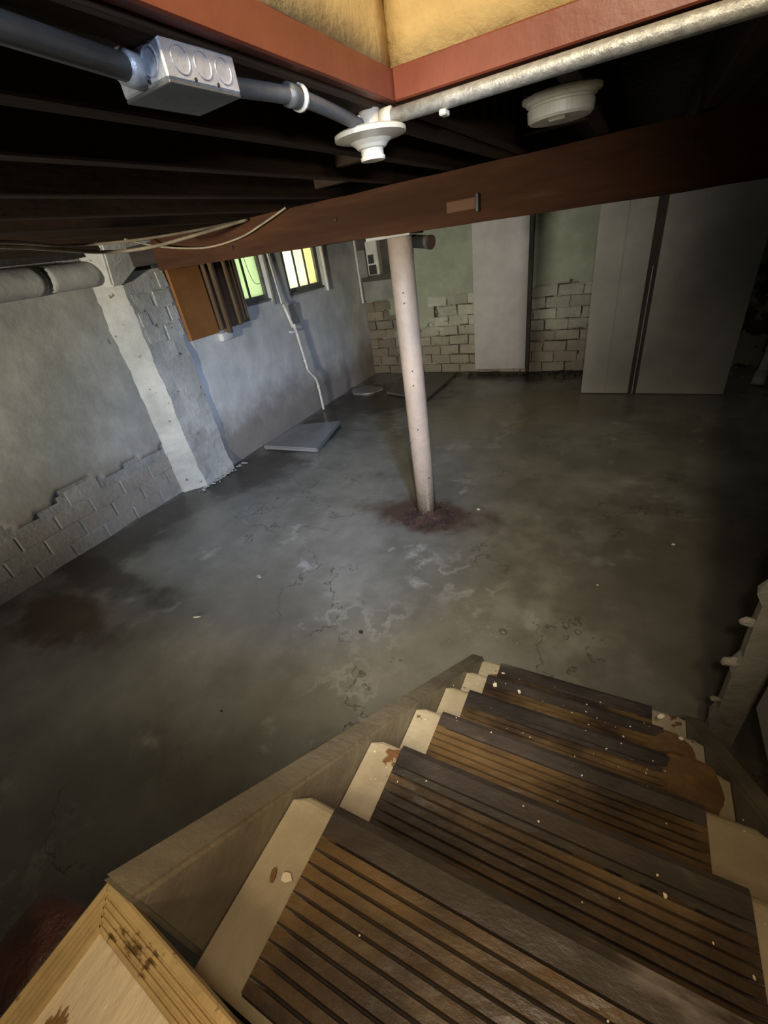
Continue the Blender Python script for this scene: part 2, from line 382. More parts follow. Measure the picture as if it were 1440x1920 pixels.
# pier with a splayed near side
def pier_bm():
    bm = bmesh.new(); n = 46; prof = [(-2.12, 1.275), (-2.058, 1.278), (-1.982, 1.375), (-1.985, 1.44), (-1.984, 1.52), (-1.985, 1.592), (-2.10, 1.600)]
    rings = []
    for k in range(n+1):
        z = -1.02+(1.07)*k/n; ring = []
        for i, (x, y) in enumerate(prof):
            p = v(x, y, z); d = .010*noise.noise(p*5+Vector((i*3, 0, 0)))+.006*noise.noise(p*17)
            flare = .03*max(0, 1-(z+1)/.12) if 0 < i < 6 else 0
            p.x += d+flare*S*.6; p.y += .015*noise.noise(p*13) if i in (1, 2, 5) else 0
            ring.append(bm.verts.new(p))
        rings.append(ring)
    for k in range(n):
        for i in range(len(prof)-1): bm.faces.new((rings[k][i], rings[k][i+1], rings[k+1][i+1], rings[k+1][i]))
        bm.faces.new((rings[k][-1], rings[k][0], rings[k+1][0], rings[k+1][-1]))
    bm.faces.new(rings[0]); bm.faces.new(rings[-1][::-1]); return bm
pier = struct(obj('wall_pier', pier_bm(), M_pier, smooth=False))
bp_ = brick_meshes(.19, PZ*S-.012, .07, M_pier, seed=8, rough=.008)
lay(pier, 'x', -2.0005, 1.385, 1.608, 14, -1.0, .112, PZ, bp_, .19, jut=.003, seed=9, keep=lambda u, z, r: r in (10, 11, 12) or (r == 13 and u > 1.5))
struct(obj('wall_gap_block', boxes(((-2.25, 1.30, -1.04), (-2.075, 1.66, .265))), M_deck))  # block added to close a sky leak, coloured dark like the shade there
# fat plastered band along the top of the first stretch
def band_bm(y0, y1, bulge):
    bm = bmesh.new(); n = max(4, int((y1-y0)/.03)); rings = []
    for k in range(n+1):
        y = y0+(y1-y0)*k/n; ring = []
        for t in range(9):
            a = -math.pi/2+math.pi*t/8
            x = -2.05+.075*math.cos(a)*bulge+.004; z = .062+.052*math.sin(a)*bulge
            p = v(x, y, z); p += Vector((1, 0, 0))*(.008*noise.noise(p*6)); ring.append(bm.verts.new(p))
        ring.append(bm.verts.new(v(-2.10, y, .062+.05*bulge))); ring.append(bm.verts.new(v(-2.10, y, .062-.05*bulge)))
        rings.append(ring)
    m = len(rings[0])
    for k in range(n):
        for i in range(m): bm.faces.new((rings[k][i], rings[k][(i+1) % m], rings[k+1][(i+1) % m], rings[k+1][i]))
    bm.faces.new(rings[0]); bm.faces.new(rings[-1][::-1]); return bm
t1 = struct(obj('trim_1', band_bm(-2.6, 1.075, 1.0), M_white, smooth=True))
obj('band_section', band_bm(1.083, 1.31, .93), M_white, t1, smooth=True)
struct(obj('trim_8', boxes(((-2.058, -2.6, .121), (-1.995, 1.26, .249)), bevel=.004), M_deck))  # dark plate added to darken the wall top above the band
# wedge shaped corbel
bm = bmesh.new()
top = [v(-2.06, 1.27, .16), v(-1.86, 1.27, .16), v(-1.86, 1.56, .16), v(-2.06, 1.56, .16)]
bot = [v(-2.06, 1.31, .005), v(-1.97, 1.32, .005), v(-1.97, 1.37, .005), v(-2.06, 1.38, .005)]
a_ = [bm.verts.new(p) for p in top]; b_ = [bm.verts.new(p) for p in bot]
bm.faces.new(a_); bm.faces.new(b_[::-1])
for i in range(4): bm.faces.new((a_[i], a_[(i+1) % 4], b_[(i+1) % 4], b_[i]))
bmesh.ops.bevel(bm, geom=list(bm.edges), offset=.012, segments=2, affect='EDGES')
tag(obj('corbel', bm, M_pier, smooth=False), 'pale tapering wedge-shaped corbel at the top of the wall pier under the joists', 'corbel')

# ------------------------------------------------------------------ back wall
BP = [v(0, 0, 0)]
wb = struct(obj('wall_back', sheet('y', 3.522, -2.1, 1.75, -1.05, .27, .05, .25, amp=.006), M_mortar, smooth=True))
def keep_b(u, z):
    n = .05*noise.noise(Vector((u*5, z*7, 8)))+.03*noise.noise(Vector((u*15, z*15, 3)))
    lim = -.44
    if u < -1.78: lim = -.40
    elif u < -1.38: lim = -.62 if u > -1.6 else -.50
    elif u > -.66: lim = -.40
    return z > lim+n*(1 if u > -1.78 else .1)
obj('plaster_coat', sheet('y', 3.499, -2.0, 1.7, -1.0, .20, .02, .02, amp=.008, freq=2, keep=keep_b, seed=6), M_green, wb, smooth=True)
bb = brick_meshes(.285, PZ*S-.012, .09, M_brickw, seed=11, rough=.010, n=9)
lay(wb, 'y', 3.523, -2.0, -.18, 8, -1.0, .163, PZ, bb, .285, jut=.005, seed=12, keep=lambda u, z, r: not keep_b(u, z-.02))
struct(obj('wall_right', boxes(((1.70, -2.7, -1.05), (1.85, 3.7, .27))), M_white2))
struct(obj('wall_near', boxes(((-2.2, -2.72, -1.05), (1.75, -2.60, .27))), M_white2))

# windows: frames, bars and frosted panes standing in the openings
def window(n, y0, y1, z0, z1, p0, p1, pz, cuts, cols):
    w = struct(link('window_%d' % n, None, v(-2.04, (y0+y1)/2, z0)))
    obj('window_frame', boxes(((-2.055, y0, z0), (-2.025, y1, pz)), ((-2.055, y0, z1-.012), (-2.025, y1, z1)), ((-2.055, y0, pz), (-2.025, p0, z1-.012)), ((-2.055, p1, pz), (-2.025, y1, z1-.012))), M_frame, w)
    obj('window_sill', boxes(((-2.06, y0+.001, z0+.001), (-2.006, y1-.001, z0+.014)), bevel=.004), M_frame, w)
    e = [p0]+cuts+[p1]
    for i in range(len(e)-1):
        obj('pane', boxes(((-2.045, e[i]+.002, pz), (-2.041, e[i+1]-.002, z1-.012))), PANES[cols[i]], w)
    for c in cuts:
        obj('window_bar', boxes(((-2.040, c-.005, pz), (-2.030, c+.005, z1-.012))), M_bar, w)
    return w
window(1, *WIN[0], 2.130, 2.325, -.165, [2.192], ['green', 'green'])
window(2, *WIN[1], 2.575, 2.925, -.170, [2.694, 2.812], ['white', 'lemon', 'amber'])
bm = bmesh.new(); tube(bm, spline([v(-2.02, 2.205, .11), v(-2.02, 2.22, -.02), v(-2.02, 2.245, -.09), v(-2.02, 2.295, -.10), v(-2.02, 2.32, -.07)], 8), .003, 6)
tag(obj('loose_wire', bm, M_bar), 'thin loose wire looping down in front of the green window pane', 'wire')
# timber reveal strips beside the windows
struct(obj('trim_2', boxes(((-2.0, 2.968, -.235), (-1.980, 2.985, .13)), bevel=.004), M_pvc))
struct(obj('trim_3', boxes(((-2.0, 2.349, -.23), (-1.985, 2.362, .13)), bevel=.003), M_frame))
# orange-brown board and battens beside the pier
t = thing('timber_panel', v(-1.985, 1.85, -.285), 'orange-brown board with upright brown battens, fixed high on the wall beside the pier', 'panel')
obj('backing_board', boxes(((-1.995, 1.81, -.275), (-1.982, 2.085, .14)), bevel=.003), M_batten, t)
tag(obj('board', boxes(((-1.990, 1.615, -.285), (-1.968, 1.815, .14)), bevel=.004), M_orange, t), 'plain orange-brown board')
for i, (y, w_, d_, zb) in enumerate(((1.835, .014, .030, -.275), (1.875, .020, .045, -.300), (1.928, .016, .030, -.275), (1.975, .018, .036, -.275), (2.02, .016, .026, -.262), (2.055, .014, .022, -.255))):
    obj('batten', boxes(((-1.985, y-w_/2, zb), (-1.982+d_, y+w_/2, .14)), bevel=.004), M_batten, t)
bm = bmesh.new(); box(bm, (-2.0, 1.82, -.335), (-1.965, 1.905, -.292), .015, seg=2)
tag(obj('plaster_lump', bm, M_white2, smooth=True), 'small pale plaster lump on the wall just under the orange-brown board', 'plaster')

# ------------------------------------------------------------------ ceiling: deck boards and joists round the stair opening
JZ = .135; JD = .115
OX0, OX1, OY0, OY1 = -.281, .36, -.75, .632     # stair opening
ce = struct(link('ceiling', None, v(0, 1, JZ+JD)))
y = -2.6; w_ = .074
k = 0
while y < 3.5:
    y1 = y+w_
    segs = [(-2.05, 1.7)] if (y1 < OY0 or y > OY1+.01) else [(-2.05, OX0-.02), (OX1+.02, 1.7)]
    for a, b in segs:
        obj('floor_board', boxes(((a, y+.0015, JZ+JD), (b, y1-.0015, JZ+JD+.013))), M_deck, ce)
    y = y1
joists = [-1.90, -1.68, -1.46, -1.25, -1.045, -.845, -.632, -.455, .42, .62, .83, 1.04, 1.25, 1.46]
for x in joists:
    z = JZ+.002*math.sin(x*7)
    obj('joist', boxes(((x-.014, -2.6, z), (x+.014, 3.5, z+JD-.002)), bevel=.004), M_joist, ce)
for x in (-.275, -.10, .09, .26):      # short joists beyond the opening
    obj('joist', boxes(((x-.014, OY1+.045, JZ), (x+.014, 3.5, JZ+JD-.002)), bevel=.004), M_joist, ce)
obj('trimmer', boxes(((OX0-.055, -2.6, JZ-.002), (OX0-.012, 3.0, JZ+JD)), bevel=.004), M_joist, ce)
obj('trimmer', boxes(((OX0-.012, OY1+.012, JZ-.002), (OX1+.012, OY1+.042, JZ+JD)), bevel=.004), M_joist, ce)
obj('trimmer', boxes(((OX1+.012, -2.6, JZ-.002), (OX1+.045, OY1+.042, JZ+JD)), bevel=.004), M_joist, ce)
for (x0, x1, yy) in ((-.831, -.646, 1.28), (-.618, -.47, 1.05), (-.261, -.114, 1.25)):
    obj('nogging', boxes(((x0, yy-.012, JZ+.02), (x1, yy+.012, JZ+JD-.004)), bevel=.003), M_joist, ce)

# stairwell shaft above the opening
struct(obj('trim_4', boxes(((OX0-.012, -1.2, .139), (OX0, OY1+.012, .169)), bevel=.003), M_red))
struct(obj('trim_5', boxes(((OX0+.0005, OY1, .139), (OX1, OY1+.012, .169)), bevel=.003), M_red))
struct(obj('trim_6', boxes(((OX1, -1.2, .139), (OX1+.012, OY1+.012, .169)), bevel=.003), M_red))
struct(obj('wall_stairwell_left', sheet('x', OX0-.003, -1.2, OY1+.003, .169, 1.4, .03, .09, amp=.010, freq=4), M_yellow, smooth=True))
struct(obj('wall_stairwell_back', sheet('y', OY1+.003, OX0-.003, OX1+.003, .169, 1.4, .03, .09, amp=.010, freq=4), M_yellow, smooth=True))
struct(obj('wall_stairwell_right', boxes(((OX1+.003, -1.2, .169), (OX1+.06, OY1+.05, 1.4))), M_yellow))
struct(obj('wall_stairwell_near', boxes(((OX0-.05, -1.25, .169), (OX1+.05, -1.2, 1.4))), M_yellow))
struct(obj('ceiling_stairwell', boxes(((OX0-.06, -1.25, 1.4), (OX1+.06, OY1+.1, 1.45))), M_yellow))

# ------------------------------------------------------------------ beam and post
bm = bmesh.new()
nseg = 60; rings = []
for k in range(nseg+1):
    x = -1.66+3.36*k/nseg
    zb = .032-.010*(x+1.63)/.7 if x < -.93 else (.022-.018*min(1, (x+.93)/1.0))
    ring = []
    for (yy, zz) in ((1.33, zb), (1.47, zb), (1.47, JZ-.003), (1.33, JZ-.003)):
        p = v(x, yy, zz); p += Vector((0, 1, .7))*(.008*noise.noise(p*4+Vector((0, zz*20, 0)))); p.z = min(p.z, (JZ-.0015+1)*S); ring.append(bm.verts.new(p))
    rings.append(ring)
for k in range(nseg):
    for i in range(4): bm.faces.new((rings[k][i], rings[k][(i+1) % 4], rings[k+1][(i+1) % 4], rings[k+1][i]))
bm.faces.new(rings[0]); bm.faces.new(rings[-1][::-1])
bmesh.ops.bevel(bm, geom=[e for e in bm.edges if abs((e.verts[0].co-e.verts[1].co).normalized().x) > .9], offset=.008, segments=2, affect='EDGES')
beam = tag(obj('timber_beam', bm, M_beam), 'long rough red-brown timber beam crossing under the joists, resting on the white post', 'beam')
obj('void_block', boxes(((-1.845, 1.36, .060), (-1.655, 1.46, JZ-.004)), bevel=.004), M_deck, beam)  # added dark block standing in for the black void at the beam end
tag(obj('cleat', boxes(((-.465, 1.318, .042), (-.385, 1.331, .068)), bevel=.004), wood('cleat_wood', (.15, .065, .022), (.10, .042, .015)), beam), 'short paler wooden cleat')
obj('bracket', boxes(((-.385, 1.312, .034), (-.376, 1.331, .074)), bevel=.003), M_dark, beam)
for (x, z) in ((-.816, .079), (.068, .085), (-1.25, .06)):
    bm = bmesh.new(); bmesh.ops.create_cone(bm, segments=6, radius1=.012, radius2=.010, depth=.014, cap_ends=True, matrix=Matrix.Translation(v(x, 1.327, z))@Matrix.Rotation(math.pi/2, 4, 'X'))
    obj('bolt', bm, M_rust, beam)
PX, PY, PR = -.649, 1.405, .0385*S
t = thing('steel_post', v(PX, PY, -1), 'round pinkish-white painted steel post standing on the concrete floor under the beam', 'post')
bm = bmesh.new(); lathe(bm, v(PX, PY, -1), [(PR, .05), (PR, .5), (PR*.995, 1.0), (PR, 1.5), (PR, (1+.012)*S)], 40)
for q in bm.verts:
    if q.co.z < .06: q.co.z += .028*abs(noise.noise(q.co*22))+.012*math.sin(math.atan2(q.co.y-PY*S, q.co.x-PX*S)*5)
obj('shaft', bm, M_post, t, smooth=True)
obj('head_plate', boxes(((PX-.085, PY-.06, .010), (PX+.06, PY+.05, .0195)), bevel=.003), M_pier, t)
bm = bmesh.new(); lathe(bm, v(PX, PY, -1), [(PR*1.12, -.01), (PR*1.05, .02), (PR*.9, .05), (PR*.80, .09)], 26)
for q in bm.verts: q.co += Vector((1, 1, 0))*.006*noise.noise(q.co*40)
obj('rusted_foot', bm, M_rust, t)
def on_post(z, px):   # screw holes on the side of the shaft that faces the stairs
    a = math.atan2(-PY, -PX)+px
    return v(PX, PY, z)+Vector((math.cos(a), math.sin(a), 0))*PR, Vector((math.cos(a), math.sin(a), 0))
for z, da in ((-.14, -.15), (-.17, -.15), (-.385, -.05), (-.435, -.1), (-.60, -.1), (-.81, .55), (-.66, -1.2)):
    p, n = on_post(z, da); bm = bmesh.new()
    bmesh.ops.create_cone(bm, segments=10, radius1=.0055, radius2=.0045, depth=.006, cap_ends=True, matrix=Matrix.Translation(p)@n.to_track_quat('Z', 'Y').to_matrix().to_4x4())
    obj('screw', bm, M_dark, t)
# rubble heap round the foot of the post
bm = bmesh.new(); rnd = random.Random(4)
n = 40; rr = []
for i in range(9):
    r = i/8; ring = []
    for k in range(n):
        a = 2*math.pi*k/n; R_ = (.065+.115*r)*(1+.55*noise.noise(Vector((math.cos(a)*2, math.sin(a)*2, 5))))
        p = v(PX+.02, PY-.02, -1)+Vector((R_*math.cos(a), R_*math.sin(a)*.85, 0)); p.z = .030*(1-r)**1.5+.012*noise.noise(p*22)*(1-r)+.004; ring.append(bm.verts.new(p))
    rr.append(ring)
for i in range(8):
    for k in range(n): bm.faces.new((rr[i][k], rr[i][(k+1) % n], rr[i+1][(k+1) % n], rr[i+1][k]))
bot = [bm.verts.new(Vector((q.co.x, q.co.y, -.015))) for q in rr[-1]]; bi = [bm.verts.new(Vector((q.co.x, q.co.y, -.015))) for q in rr[0]]
for k in range(n):
    bm.faces.new((rr[-1][k], rr[-1][(k+1) % n], bot[(k+1) % n], bot[k])); bm.faces.new((rr[0][(k+1) % n], rr[0][k], bi[k], bi[(k+1) % n])); bm.faces.new((bot[k], bot[(k+1) % n], bi[(k+1) % n], bi[k]))
heap = tag(obj('rust_heap', bm, M_rust), 'low heap of dark red-brown rust and rubble around the foot of the white post', 'rubble', kind='stuff')
bm = bmesh.new()
for i in range(120):
    a = rnd.uniform(0, 6.3); r = abs(rnd.gauss(.13, .05))+.03; p = v(PX+.02, PY-.02, -1)+Vector((r*math.cos(a), r*math.sin(a)*.85, .008+.02*max(0, 1-r/.2)))
    s = rnd.uniform(.004, .013); q = bmesh.ops.create_icosphere(bm, subdivisions=1, radius=s, matrix=Matrix.Translation(p)@Matrix.Diagonal((1.3, .9, .6, 1)))
tag(obj('crumbs', bm, M_rust, heap), kind='stuff')

# stub of pipe behind the post, under the beam
t = thing('flue_stub', v(-.64, 1.52, -.01), 'short dark grey-green pipe stub with an open end, behind the head of the white post', 'pipe')
bm = bmesh.new(); a = v(-.675, 1.53, -.005); b = v(-.585, 1.50, -.018)
d = (b-a).normalized(); q = d.to_track_quat('Z', 'Y').to_matrix()
def hollow(bm, a, q, L_, ro, ri, seg=24):
    prof = [(ro, 0), (ro, L_), (ri, L_), (ri, .02)]
    rings = [[bm.verts.new(a+q@Vector((r*math.cos(x), r*math.sin(x), h))) for x in (2*math.pi*k/seg for k in range(seg))] for r, h in prof]
    for i in range(3):
        for k in range(seg): bm.faces.new((rings[i][k], rings[i][(k+1) % seg], rings[i+1][(k+1) % seg], rings[i+1][k]))
    bm.faces.new(rings[0]); bm.faces.new(rings[-1]); return bm
hollow(bm, a, q, (b-a).length, .034, .029); obj('pipe_stub', bm, M_darkpipe, t, smooth=False)
bm = bmesh.new(); hollow(bm, b-d*.012, q, .016, .0365, .029); obj('rim', bm, M_rust, t)
obj('clip', boxes(((-.685, 1.47, -.045), (-.672, 1.56, .012)), bevel=.003), M_darkpipe, t)

# ------------------------------------------------------------------ boards against the back wall
tag(obj('wall_board', boxes(((-1.045, 3.462, -.965), (-.652, 3.484, .13)), bevel=.004), M_board), 'tall narrow smooth grey-white board fixed upright on the brick back wall', 'board')
tag(obj('cover_strip', boxes(((-.650, 3.468, -.99), (-.625, 3.490, .13)), bevel=.004), M_gap), 'dark upright strip on the right edge of the tall narrow wall board', 'strip')
def lean(o, a): o.rotation_euler.x = a
t = thing('sheet_panel', v(.18, 3.0, -1), 'wide dirty-white double sheet panel with a dark middle groove standing before the back wall', 'panel')
bm = bmesh.new(); box(bm, (-.205, 2.995, -.997), (.062, 3.012, .125), .006, seg=2); tag(obj('left_sheet', bm, M_sheet, t), 'narrower sheet')
bm = bmesh.new(); box(bm, (.105, 2.995, -.997), (.545, 3.012, .125), .006, seg=2); tag(obj('right_sheet', bm, M_sheet, t), 'wider sheet')
obj('gap_shade', boxes(((.055, 3.008, -.997), (.110, 3.022, .125)), bevel=.003), M_gap, t)  # dark strip paints in the shade of the gap between the sheets
obj('edge_strip', boxes(((.082, 2.990, -.999), (.088, 3.008, -.30)), bevel=.002), M_sheet, t)
obj('thin_lath', boxes(((-.075, 2.990, -.995), (-.066, 2.996, .12)), bevel=.002), M_sheet, t)  # thin raised lath down the left sheet, in the sheet's colour
# drain pipe in the far right dark corner
t = thing('drain_pipe', v(.74, 3.2, -1), 'dull white drain pipe with a socket foot in the dark beyond the sheet panel', 'pipe')
bm = bmesh.new(); tube(bm, spline([v(.86, 3.2, -.56), v(.80, 3.2, -.53), v(.745, 3.2, -.56), v(.735, 3.2, -.68), v(.745, 3.2, -.80), v(.735, 3.2, -.93)], 7), .042, 14); obj('pipe_run', bm, M_pvc, t, smooth=True)
bm = bmesh.new(); tube(bm, [v(.735, 3.2, -.93), v(.722, 3.16, -.995)], [.052, .062], 16); obj('socket', bm, M_pvc, t, smooth=True)
bm = bmesh.new(); tube(bm, [v(.744, 3.2, -.79), v(.745, 3.2, -.81)], [.052, .052], 16); obj('collar', bm, M_pvc, t, smooth=True)

# meter board in the corner
t = thing('meter_board', v(-1.9, 3.48, -.40), 'dark grey electricity meter board in the far left corner above the brown bricks', 'meter board')
obj('backboard', boxes(((-1.985, 3.462, -.385), (-1.62, 3.492, .13)), bevel=.004), M_gap, t)
obj('shelf_panel', boxes(((-1.965, 3.452, -.385), (-1.64, 3.470, -.245)), bevel=.004), M_meter, t)
obj('fuse_box', boxes(((-1.955, 3.41, -.21), (-1.885, 3.462, -.02)), bevel=.006), M_meter, t)
m_ = obj('meter', boxes(((-1.865, 3.39, -.20), (-1.765, 3.462, .03)), bevel=.010), M_plast, t)
obj('meter_window', boxes(((-1.850, 3.386, -.12), (-1.800, 3.392, -.06)), bevel=.002), M_dark, m_)
obj('terminal_cover', boxes(((-1.848, 3.378, -.195), (-1.785, 3.392, -.13)), bevel=.003), M_dark, m_)
bm = bmesh.new()
for dx, r in ((0, .005), (.02, .004)):
    tube(bm, spline([v(-1.845+dx, 3.45, .02), v(-1.835+dx, 3.44, .07), v(-1.80+dx, 3.44, .12)], 6), r, 6)
obj('cable_tail', bm, M_dark, t)
struct(obj('trim_7', boxes(((-1.992, 3.440, -.40), (-1.975, 3.462, .13)), bevel=.003), M_pvc))

# narrow white pipe down the left wall
t = thing('waste_pipe', v(-1.965, 2.5, -1), 'thin white plastic pipe with a kink running down the left wall between the windows', 'pipe')
pts = [(-1.97, 2.397, -.237), (-1.97, 2.415, -.30), (-1.97, 2.442, -.373)]
bm = bmesh.new(); tube(bm, [v(*p) for p in ((-1.965, 2.395, -.237), (-1.965, 2.435, -.36), (-1.965, 2.437, -.385))], .020, 12); obj('upper_pipe', bm, M_pvc, t, smooth=True)
bm = bmesh.new(); tube(bm, spline([v(*p) for p in ((-1.955, 2.445, -.375), (-1.955, 2.474, -.62), (-1.955, 2.482, -.68), (-1.955, 2.545, -.76), (-1.955, 2.558, -.83), (-1.955, 2.560, -.997))], 8), .017, 12); obj('lower_pipe', bm, M_pvc, t, smooth=True)
for a, b in (((-1.955, 2.472, -.605), (-1.955, 2.474, -.622)), ((-1.955, 2.556, -.815), (-1.955, 2.557, -.832)), ((-1.955, 2.442, -.365), (-1.955, 2.445, -.40))):
    bm = bmesh.new(); tube(bm, [v(*a), v(*b)], .022, 12); obj('pipe_collar', bm, M_plast, t, smooth=True)
obj('pipe_clip', boxes(((-2.0, 2.43, -.42), (-1.952, 2.452, -.405)), bevel=.002), M_galv, t)
bm = bmesh.new(); tube(bm, [v(-1.983, 2.375, .12), v(-1.975, 2.395, -.235)], .010, 8)
tag(obj('wall_conduit', bm, M_pvc), 'slim pale conduit on the left wall between the two windows', 'conduit')
bm = bmesh.new(); box(bm, (-1.999, 2.47, -.375), (-1.985, 2.56, -.255), .008, seg=2); 
tag(obj('wall_patch', bm, M_sheet), 'square brownish patch of filler on the left wall under the yellow window', 'plaster')

# ------------------------------------------------------------------ things on the floor
def slab(name, poly, th, mat, label, cat, lift=0.004):
    bm = bmesh.new(); prism(bm, [v(*p)+Vector((0, 0, lift)) for p in poly], Vector((0, 0, th)))
    bmesh.ops.bevel(bm, geom=list(bm.edges), offset=th*.25, segments=2, affect='EDGES')
    return tag(obj(name, bm, mat), label, cat)
slab('loose_slab', [(-1.945, 1.845, -1), (-1.536, 1.867, -1), (-1.64, 2.31, -1), (-1.94, 2.20, -1)], .045, M_slab, 'shiny wet grey slab lying flat by the left wall below the windows', 'slab')
slab('loose_board', [(-1.60, 2.93, -1), (-1.207, 2.80, -1), (-1.191, 3.44, -1), (-1.66, 3.44, -1)], .03, M_slab2, 'dull dark flat board on the floor at the back wall behind the post', 'board')
def puddle(cx, cy, rx, ry, z, mat, name, label, seed):
    bm = bmesh.new(); n = 36; c = v(cx, cy, -1); up = []; 
    for k in range(n):
        a = 2*math.pi*k/n; r = 1+.25*noise.noise(Vector((math.cos(a)*1.5, math.sin(a)*1.5, seed)))
        up.append(c+Vector((rx*S*r*math.cos(a), ry*S*r*math.sin(a), 0)))
    bm.faces.new([bm.verts.new(Vector((p.x, p.y, z))) for p in up])
    r = bmesh.ops.extrude_face_region(bm, geom=list(bm.faces)); bmesh.ops.translate(bm, verts=[q for q in r['geom'] if isinstance(q, bmesh.types.BMVert)], vec=(0, 0, -.02))
    return tag(obj(name, bm, mat), label, 'patch')
puddle(-1.83, 3.02, .13, .10, .012, M_slab, 'mortar_patch', 'pale round mortar patch on the floor in the far left corner', 2)

def flake_bm(size, seed, th=.0022):
    rnd = random.Random(seed); bm = bmesh.new(); n = rnd.choice((5, 6, 7)); pts = []
    for k in range(n):
        a = 2*math.pi*k/n+rnd.uniform(-.3, .3); r = size*rnd.uniform(.5, 1); pts.append(Vector((r*math.cos(a), r*math.sin(a)*.7, 0)))
    return prism(bm, pts, Vector((0, 0, th)))
def flake(x, y, z, size, label, group=None, mat=None, rz=0, seed=1, name='paint_flake', cat='flake', th=.003, tilt=.08):
    o = obj(name, flake_bm(size, seed, th), mat or M_chip, place=Vector((0, 0, 0))); o.location = v(x, y, z)+Vector((0, 0, .004)); o.rotation_euler = (tilt, 0, rz); W[o.name] = o.location.copy()
    return tag(o, label, cat, group)
flake(-1.184, .591, -1, .032, 'long curled white flake on the bare floor left of the staircase', seed=3, rz=.5, th=.004).scale = (1.3, .35, 1)
flake(-1.107, .833, -1, .022, 'crumpled grey scrap on the floor between the left wall and the post', seed=4, name='crumpled_scrap', cat='scrap', mat=M_sheet, th=.012)
flake(-.599, .725, -1, .017, 'small black crumb on the floor between the post and the stairs', seed=5, mat=M_dchip, name='dark_crumb', cat='crumb', th=.010)
flake(-.45, 1.487, -1, .022, 'white flake on the floor just right of the foot of the post', seed=6)
flake(.241, 1.431, -1, .016, 'lone white flake on the dark floor to the right of the post', seed=7)
flake(.029, 1.151, -1, .009, 'tiny white flake on the dark floor beyond the right end of the bottom step', seed=8)
flake(-.628, .177, -1, .018, 'round black lump on the floor beside the upper part of the staircase', seed=9, mat=M_dchip, name='dark_crumb', cat='crumb', th=.014)
flake(-.829, .355, -1, .009, 'tiny black crumb in the middle of the bare floor left of the staircase', seed=10, mat=M_dchip, name='dark_crumb', cat='crumb', th=.006)
bm = bmesh.new(); q = bmesh.ops.create_icosphere(bm, subdivisions=2, radius=.020, matrix=Matrix.Translation(v(-.199, .87, -1)+Vector((0, 0, .005)))@Matrix.Diagonal((1.2, 1, .6, 1)))
for q in bm.verts: q.co += Vector((1, 1, 1))*.004*noise.noise(q.co*60)
tag(obj('concrete_lump', bm, M_slab2), 'small grey-brown concrete lump on the floor just beyond the bottom step', 'lump')
# crust and splashes of cement near the foot of the stairs and along the walls
def crumbs(name, label, cat, pts, mat, seed, parent=None):
    rnd = random.Random(seed); bm = bmesh.new()
    for p, s in pts:
        bmesh.ops.create_icosphere(bm, subdivisions=1, radius=s, matrix=Matrix.Translation(p)@Matrix.Rotation(rnd.uniform(0, 3), 4, 'Z')@Matrix.Diagonal((rnd.uniform(.8, 1.6), rnd.uniform(.6, 1.1), rnd.uniform(.3, .6), 1)))
    o = obj(name, bm, mat, parent); o['kind'] = 'stuff'
    if label: tag(o, label, cat)
    return o
rnd = random.Random(21)
crumbs('cement_crumbs', 'scatter of pale cement crumbs on the floor beyond the foot of the stairs', 'crumbs',
       [(v(rnd.gauss(-.30, .07), rnd.gauss(.86, .04), -1)+Vector((0, 0, .002)), rnd.uniform(.002, .006)) for _ in range(90)], M_white, 1)
crumbs('wall_rubble', 'crumbled plaster and dirt along the foot of the brick back wall', 'rubble',
       [(v(rnd.uniform(-1.1, -.22), 3.47-abs(rnd.gauss(0, .03)), -1)+Vector((0, 0, .008)), rnd.uniform(.006, .020)) for _ in range(110)], M_rust, 2)
crumbs('pier_rubble', 'crumbled whitewash and dirt at the foot of the wall pier', 'rubble',
       [(v(-1.955+abs(rnd.gauss(0, .02)), rnd.uniform(1.30, 1.66), -1)+Vector((0, 0, .008)), rnd.uniform(.005, .016)) for _ in range(80)], M_pier, 3)

